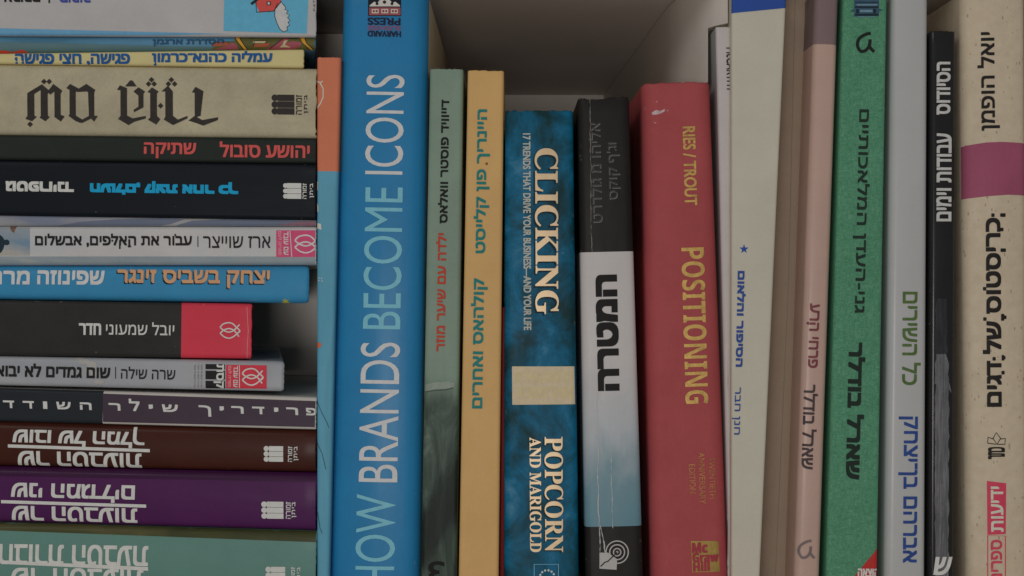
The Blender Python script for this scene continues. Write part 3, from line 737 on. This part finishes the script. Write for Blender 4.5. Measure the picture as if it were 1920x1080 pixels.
b.text('author_name', '𝐀𝐍𝐃 𝐌𝐀𝐑𝐈𝐆𝐎𝐋𝐃', (993, 820, 1015, 1035), 'D', GOLD, layer=2, mat=ink(GOLD, 0.32, 0.15), bold=(.5, .5))
b.shapes('publisher_logo', line([(1002, 1118), (1001.5, 1058), (1047, 1058), (1047.5, 1118)], 1.4), c(96, 138, 156), 1)
b.shapes('publisher_logo', [disc(1026 + 14 * math.cos(a), 1083 + 14 * math.sin(a), 2.2, 8) for a in [math.radians(-210 + 26 * i) for i in range(10)]], c(150, 160, 160), 1)

b = standing('black and white paperback with a creased spine fading into storm blue', (184, 1083, 1180), (1080, 1098, 1207),
             [paper('white_to_blue_cover', c(70, 100, 112), 0.34, var=0.06, kind='gradient', z0=0.018, z1=0.085, col2=[c(84, 108, 116), c(130, 134, 138), c(148, 144, 143)]),
              paper('black_cover', c(25, 24, 23), 0.40, var=0.2, wear=0.9)], r=0.0022, bulge=0.0004, jit=0.0006,
             bands=[((1125 - 472) * S, 1.0, 1), (0.0, (1125 - 987) * S, 1)])
GREY = c(84, 82, 80)
for nm, tx, bx in (('author_name', 'אליהו מ גולדרט', (1105, 230, 1127, 417)), ('author_name', "וג'ף קוקס", (1138, 267, 1162, 374))):
    b.text(nm, tx, (bx[0] + .9, bx[1] + .9, bx[2] + .9, bx[3] + .9), 'U', GREY, layer=1)  # grey offset copy paints the light lower edges of the debossed letters
    b.text(nm, tx, (bx[0] - .5, bx[1] - .5, bx[2] - .5, bx[3] - .5), 'U', c(46, 45, 44), layer=2)
b.text('title', 'המטרה', (1118, 515, 1160, 733), 'U', c(17, 16, 16), bold=(7, 7))
CR = []
def crack(x0, y0, x1, y1, w, seed):
    rnd = random.Random(seed); pts = []
    n = max(4, int(abs(y1 - y0) / 7)); dr = 0
    for i in range(n + 1):
        dr = dr * 0.7 + rnd.uniform(-1, 1) * 0.9
        pts.append((x0 + (x1 - x0) * i / n + dr, y0 + (y1 - y0) * i / n))
    out = []
    for p, q in zip(pts, pts[1:]): out += line([p, q], w * rnd.choice((0.35, 0.6, 0.9, 1.0, 1.5)))
    return out
b.shapes('crease', crack(1106, 186, 1110, 472, 1.0, 1), c(92, 90, 86), 3)
b.shapes('crease', crack(1119, 735, 1124, 1040, 1.3, 2) + crack(1146, 845, 1148, 990, 1.2, 3) + crack(1125, 985, 1134, 1035, 2.6, 5), c(140, 140, 138), 3)
b.shapes('publisher_logo', line(disc(1157, 1035, 21, 28), 2.2, True) + line(disc(1157, 1035, 14, 24), 2.2, True) + line(disc(1157, 1035, 7, 16), 2.2, True) + [disc(1157, 1035, 2.4, 10)], c(140, 138, 136), 4)
b.shapes('publisher_logo', [[(1124, 1036), (1140, 1036), (1157, 1048), (1156, 1068), (1124, 1066)]], c(138, 136, 134), 3)
b.shapes('publisher_logo', line([(1126, 1062), (1134, 1054), (1140, 1052), (1157, 1035)], 2.2), c(24, 23, 23), 5)

b = standing('thick dull red cloth hardback with gold stamped capitals', (154, 1204, 1334), (1080, 1222, 1369),
             [paper('red_cloth', c(128, 58, 60), 0.62, var=0.12, wear=0.5, bump=0.35)], r=0.0050, bulge=0.0006, thick=0.0024, inset=0.003, end=0.0012, jit=0.0003)
FOIL = ink(c(152, 124, 70), 0.4, 0.25, 0.45); DULL = ink(c(142, 96, 62), 0.5, 0.1, 0.5)
b.text('author_name', 'RIES / TROUT', (1281.5, 237, 1305.5, 385), 'D', None, mat=FOIL, bold=(1.4, 1.4))
b.text('title', '𝗣𝗢𝗦𝗜𝗧𝗜𝗢𝗡𝗜𝗡𝗚', (1281, 464, 1324.5, 757), 'D', None, mat=FOIL)
b.text('edition', 'TWENTIETH', (1330, 857, 1341, 935), 'D', None, mat=DULL, bold=(.3, .3))
b.text('edition', 'ANNIVERSARY', (1310.5, 848, 1322.5, 945), 'D', None, mat=DULL, bold=(.3, .3))
b.text('edition', 'EDITION', (1292, 870, 1304, 925), 'D', None, mat=DULL, bold=(.3, .3))
b.shapes('publisher_logo', [[(1295, 1014), (1347, 1014.5), (1350, 1072), (1298, 1073)]], None, 1, mat=ink(c(124, 104, 56), 0.45, 0.2, 0.3))
RED = c(122, 44, 52)
b.text('publisher_logo', '𝗠𝗰', (1297, 1017, 1327, 1037), 'R', RED, layer=2, bold=(2, 1))
b.text('publisher_logo', '𝗚𝗿𝗮𝘄', (1298, 1036, 1348, 1054), 'R', RED, layer=2, bold=(2, 1))
b.text('publisher_logo', '𝗛𝗶𝗹𝗹', (1299, 1053, 1331, 1071), 'R', RED, layer=2, bold=(2, 1))
b.shapes('scuff_or_sheen', [[(1222, 211), (1230, 206), (1238, 208), (1247, 204), (1246, 209), (1238, 213), (1230, 215), (1223, 215)]], c(158, 138, 140), 1, var=0.5)
b.shapes('scuff_or_sheen', [[(1229, 190), (1233, 189), (1232, 192)], [(1225, 228), (1231, 230), (1229, 232)], [(1250, 206), (1254, 207), (1251, 209)]], c(150, 110, 112), 1)

b = standing('white book half hidden behind the red one, its name cut by the cream book', (50, 1342, 1370.5), (1080, 1367.5, 1371),
             [paper('lilac_white_cover', c(147, 142, 141), 0.40), paper('slate_white_side', c(124, 125, 124), 0.42)], r=0.0012, y0=0.0015, side=(-1, 1))
b.text('author_name', 'McCARTHY', (1362, 89, 1381, 172), 'D', c(34, 32, 33), bold=(.6, .6))

# ================================================================= the standing row, right
b = standing('broad cream book with a blue head band and small blue lettering', (-16, 1371.5, 1475), (1080, 1371.5, 1425),
             [paper('ivory_cover', c(149, 145, 133), 0.55, var=0.08, kind='plain', bump=0.2)], group=RG, r=0.0010, y0=-0.002)
b.shapes('head_band', [[(1371, -16), (1476, -16), (1473.4, 15), (1371, 25)]], c(34, 60, 120), 1, mat=paper('blue_band', c(34, 60, 120), 0.45, wear=0))
b.shapes('emblem', [star(1395, 467, 9)], c(34, 60, 120), 1)
b.text('title', 'הסיפור והלאום', (1381, 508, 1397, 688), 'D', c(38, 58, 112), bold=(2, 2))
b.text('author_name', 'חנן חבר', (1373, 726, 1388, 815), 'D', c(38, 58, 112), bold=(.5, .5))

b = standing('blank taupe book set back, standing in for the shaded side of the cream one', (-10, 1470, 1532), (1080, 1424, 1496),
             [paper('taupe_cover', c(118, 105, 92), 0.65, var=0.1)], group=RG, r=0.0030, bulge=0.0030, y0=0.016)  # added book in place of the shaded side of the cream book
b.shapes('hinge_line', line([(1491, 0), (1478, 540), (1452, 1122)], 1.0), c(98, 87, 76), 1)

b = standing('slim dusty pink book with a mauve head and rubbed dark lettering', (-16, 1529, 1574), (1080, 1490, 1538),
             [paper('dusty_pink_cover', c(142, 119, 110), 0.38, var=0.08, coat=0.15), paper('mauve_head', c(96, 82, 82), 0.42)], group=RG, r=0.0018, bulge=0.0006,
             bands=[((1125 - 82) * S, 1.0, 1)], y0=0.0005)
b.text('title', 'פרחי הרָע', (1511.5, 569, 1535, 690), 'D', c(98, 52, 56), bold=(1.5, 1.5), var=0.45)
b.text('author_name', 'שארל בודלר', (1505.5, 721, 1531.5, 880), 'D', c(58, 50, 50), bold=(1.5, 1.5), var=0.45)
looped_mark(b, 1496, 1012, 1 / 9.6, 5, c(92, 82, 80))

b = standing('mottled green book with black lettering and a red corner at the foot', (-16, 1581.5, 1664), (1080, 1549, 1645),
             [paper('mottled_green_cover', c(50, 93, 71), 0.5, var=0.08, kind='fibre', col2=[c(62, 107, 83), c(80, 122, 99)])], group=RG, r=0.0012)
ETCH = paper('etching_ink', c(26, 40, 52), 0.5, wear=0, var=0.4, kind='wash', col2=[c(50, 76, 92), c(80, 104, 112)])
b.shapes('picture', [[(1602, -14), (1648, -14), (1648, 16), (1655, 19), (1648, 22), (1648, 30), (1600, 31), (1603, 23), (1594, 21), (1601, 16)]], None, 1, mat=ETCH)
b.shapes('picture', [rect(1603, y, 1647, y + h) for y, h in ((-8, 2), (3.5, 1.6), (12, 3), (26, 3.6))] + [rect(1605, 17, 1610, 25), rect(1637, 17, 1642, 25)], c(20, 32, 42), 2)
b.shapes('picture', [rect(1606, 8, 1645, 10.6), rect(1612, 18.5, 1636, 23), rect(1608, 31, 1622, 32.6), rect(1626, 31, 1641, 32.4)], c(84, 108, 122), 3)
looped_mark(b, 1605.5, 60.5, 1 / 9, 6, c(22, 26, 24))
b.text('title', 'גני-העדן המלאכותיים', (1600, 205, 1629.5, 587), 'D', c(24, 36, 30), bold=(1.6, 1.2))
b.text('author_name', 'שארל בודלר', (1588.5, 642, 1620, 899), 'D', c(22, 32, 27), bold=(4, 3.4))
b.shapes('corner_flash', [[(1600, 1083), (1649, 1024), (1652, 1122), (1566, 1122)]], c(140, 38, 36), 1)
b.text('corner_lettering', 'הוצאה', (1608, 1066, 1648, 1082), 'R', WHITE, layer=2, bold=(1.5, 1.5))

b = standing('plain white book with green and blue lettering running up it', (-16, 1674, 1742), (1080, 1660, 1736.5),
             [paper('soft_white_cover', c(133, 134, 134), 0.34, var=0.05, coat=0.2)], group=RG, r=0.0022, bulge=0.0006)
b.text('title', 'כל השירים', (1692, 547, 1727, 722), 'D', c(64, 84, 44), bold=(1.4, 1.6), var=0.3)
b.text('author_name', 'אברהם בן־יצחק', (1684, 781, 1720, 1055), 'D', c(34, 56, 108), bold=(1.6, 2.0), var=0.3)

b = standing('short black paperback with white lettering and a painted sheen on its lower spine', (58, 1744.5, 1793), (1080, 1741, 1790),
             [paper('black_gloss_cover', c(23, 23, 24), 0.24, var=0.2, coat=0.35, wear=0.6)], group=RG, r=0.0016, y0=0.001, bulge=0.0003)
b.text('author_name', 'הסיודוס', (1756, 116, 1782, 215), 'U', c(150, 149, 147), bold=(2, 2), shear=0.0)
b.text('title', 'עבודות וימים', (1755.5, 250, 1784, 415), 'U', c(150, 149, 147), bold=(2, 2))
rnd = random.Random(8)
SHEEN = paper('painted_sheen', c(62, 62, 65), 0.42, var=0.35, wear=0, kind='streak', col2=[c(76, 76, 79), c(92, 92, 95), c(112, 112, 114)])  # grey streaks painted in for the glossy reflection on the spine
FAINT_SHEEN = paper('faint_painted_sheen', c(30, 30, 33), 0.4, var=0.4, wear=0, kind='streak', col2=[c(36, 36, 39), c(44, 44, 48), c(56, 56, 60)])
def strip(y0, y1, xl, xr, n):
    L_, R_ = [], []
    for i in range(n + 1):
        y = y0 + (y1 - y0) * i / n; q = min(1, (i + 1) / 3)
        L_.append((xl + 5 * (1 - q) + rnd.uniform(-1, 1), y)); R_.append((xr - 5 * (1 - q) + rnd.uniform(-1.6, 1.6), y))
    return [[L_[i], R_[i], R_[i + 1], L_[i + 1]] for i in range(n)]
b.shapes('scuff_or_sheen', strip(560, 730, 1754, 1776, 16), None, 0, mat=FAINT_SHEEN)
b.shapes('scuff_or_sheen', strip(664, 720, 1753, 1778, 6) + [[(1776, 716), (1780, 718), (1785, 738), (1779, 730)]] + strip(716, 1124, 1753, 1779, 40), None, 1, mat=SHEEN)  # brighter part of the painted reflection stripe
b.text('publisher_mark', 'ש', (1751, 1044, 1783, 1078), 'R', WHITE, bold=(3, 2), layer=2, shear=0.2)

KR = paper('kraft_cover', c(148, 136, 117), 0.6, var=0.07, kind='kraft', col2=[c(155, 144, 126), c(100, 82, 66)], bump=0.2)
b = standing('thick speckled tan book with a mauve band, rightmost of the row', (-16, 1806, 1928), (1080, 1818, 1934), [KR], group=RG, r=0.0028, bulge=0.0022, thick=0.0008)
b.shapes('colour_band', [[(1800, 277), (1815, 272), (1850, 267), (1880, 266), (1934, 268), (1934, 366), (1890, 365), (1850, 368), (1815, 372), (1800, 375)]], c(120, 62, 82), 0, mat=paper('mauve_band', c(120, 62, 82), 0.55, wear=0, var=0.14))
INKK = c(26, 24, 24)
b.text('author_name', 'יואל הופמן', (1834, 60, 1874, 245), 'U', INKK, bold=(1.8, 1.4))
b.text('title', 'כְּרִיסְטוֹס שֶׁל דָּגִים', (1843, 400, 1887, 763), 'U', INKK, bold=(3.4, 3))
b.text('publisher_name', 'כתר', (1853, 838, 1884, 861), 'U', INKK, bold=(1.6, 2.2))
b.shapes('publisher_logo', line([(1869, 833), (1862, 822), (1868, 811), (1876, 822)], 1.7, True) + line([(1867, 833), (1852, 831), (1853, 820), (1862, 823)], 1.7) + line([(1869, 833), (1884, 833), (1885, 822), (1876, 823)], 1.7), INKK, 2)
LR = c(170, 52, 72)
b.shapes('imprint_label', [[(1851, 902), (1886.5, 906), (1885.5, 1001), (1852, 1003)]], LR, 1)
b.text('imprint_name', 'ידיעות', (1858, 912, 1881, 997), 'U', c(176, 160, 146), layer=2, bold=(1.6, 1.6))
b.shapes('imprint_label', line([(1852.5, 1118), (1852.5, 1004), (1885, 1005), (1885, 1118)], 1.8), LR, 1)
b.text('imprint_name', 'ספרים', (1858, 1012, 1879, 1092), 'U', LR, layer=2, bold=(1.4, 1.4))
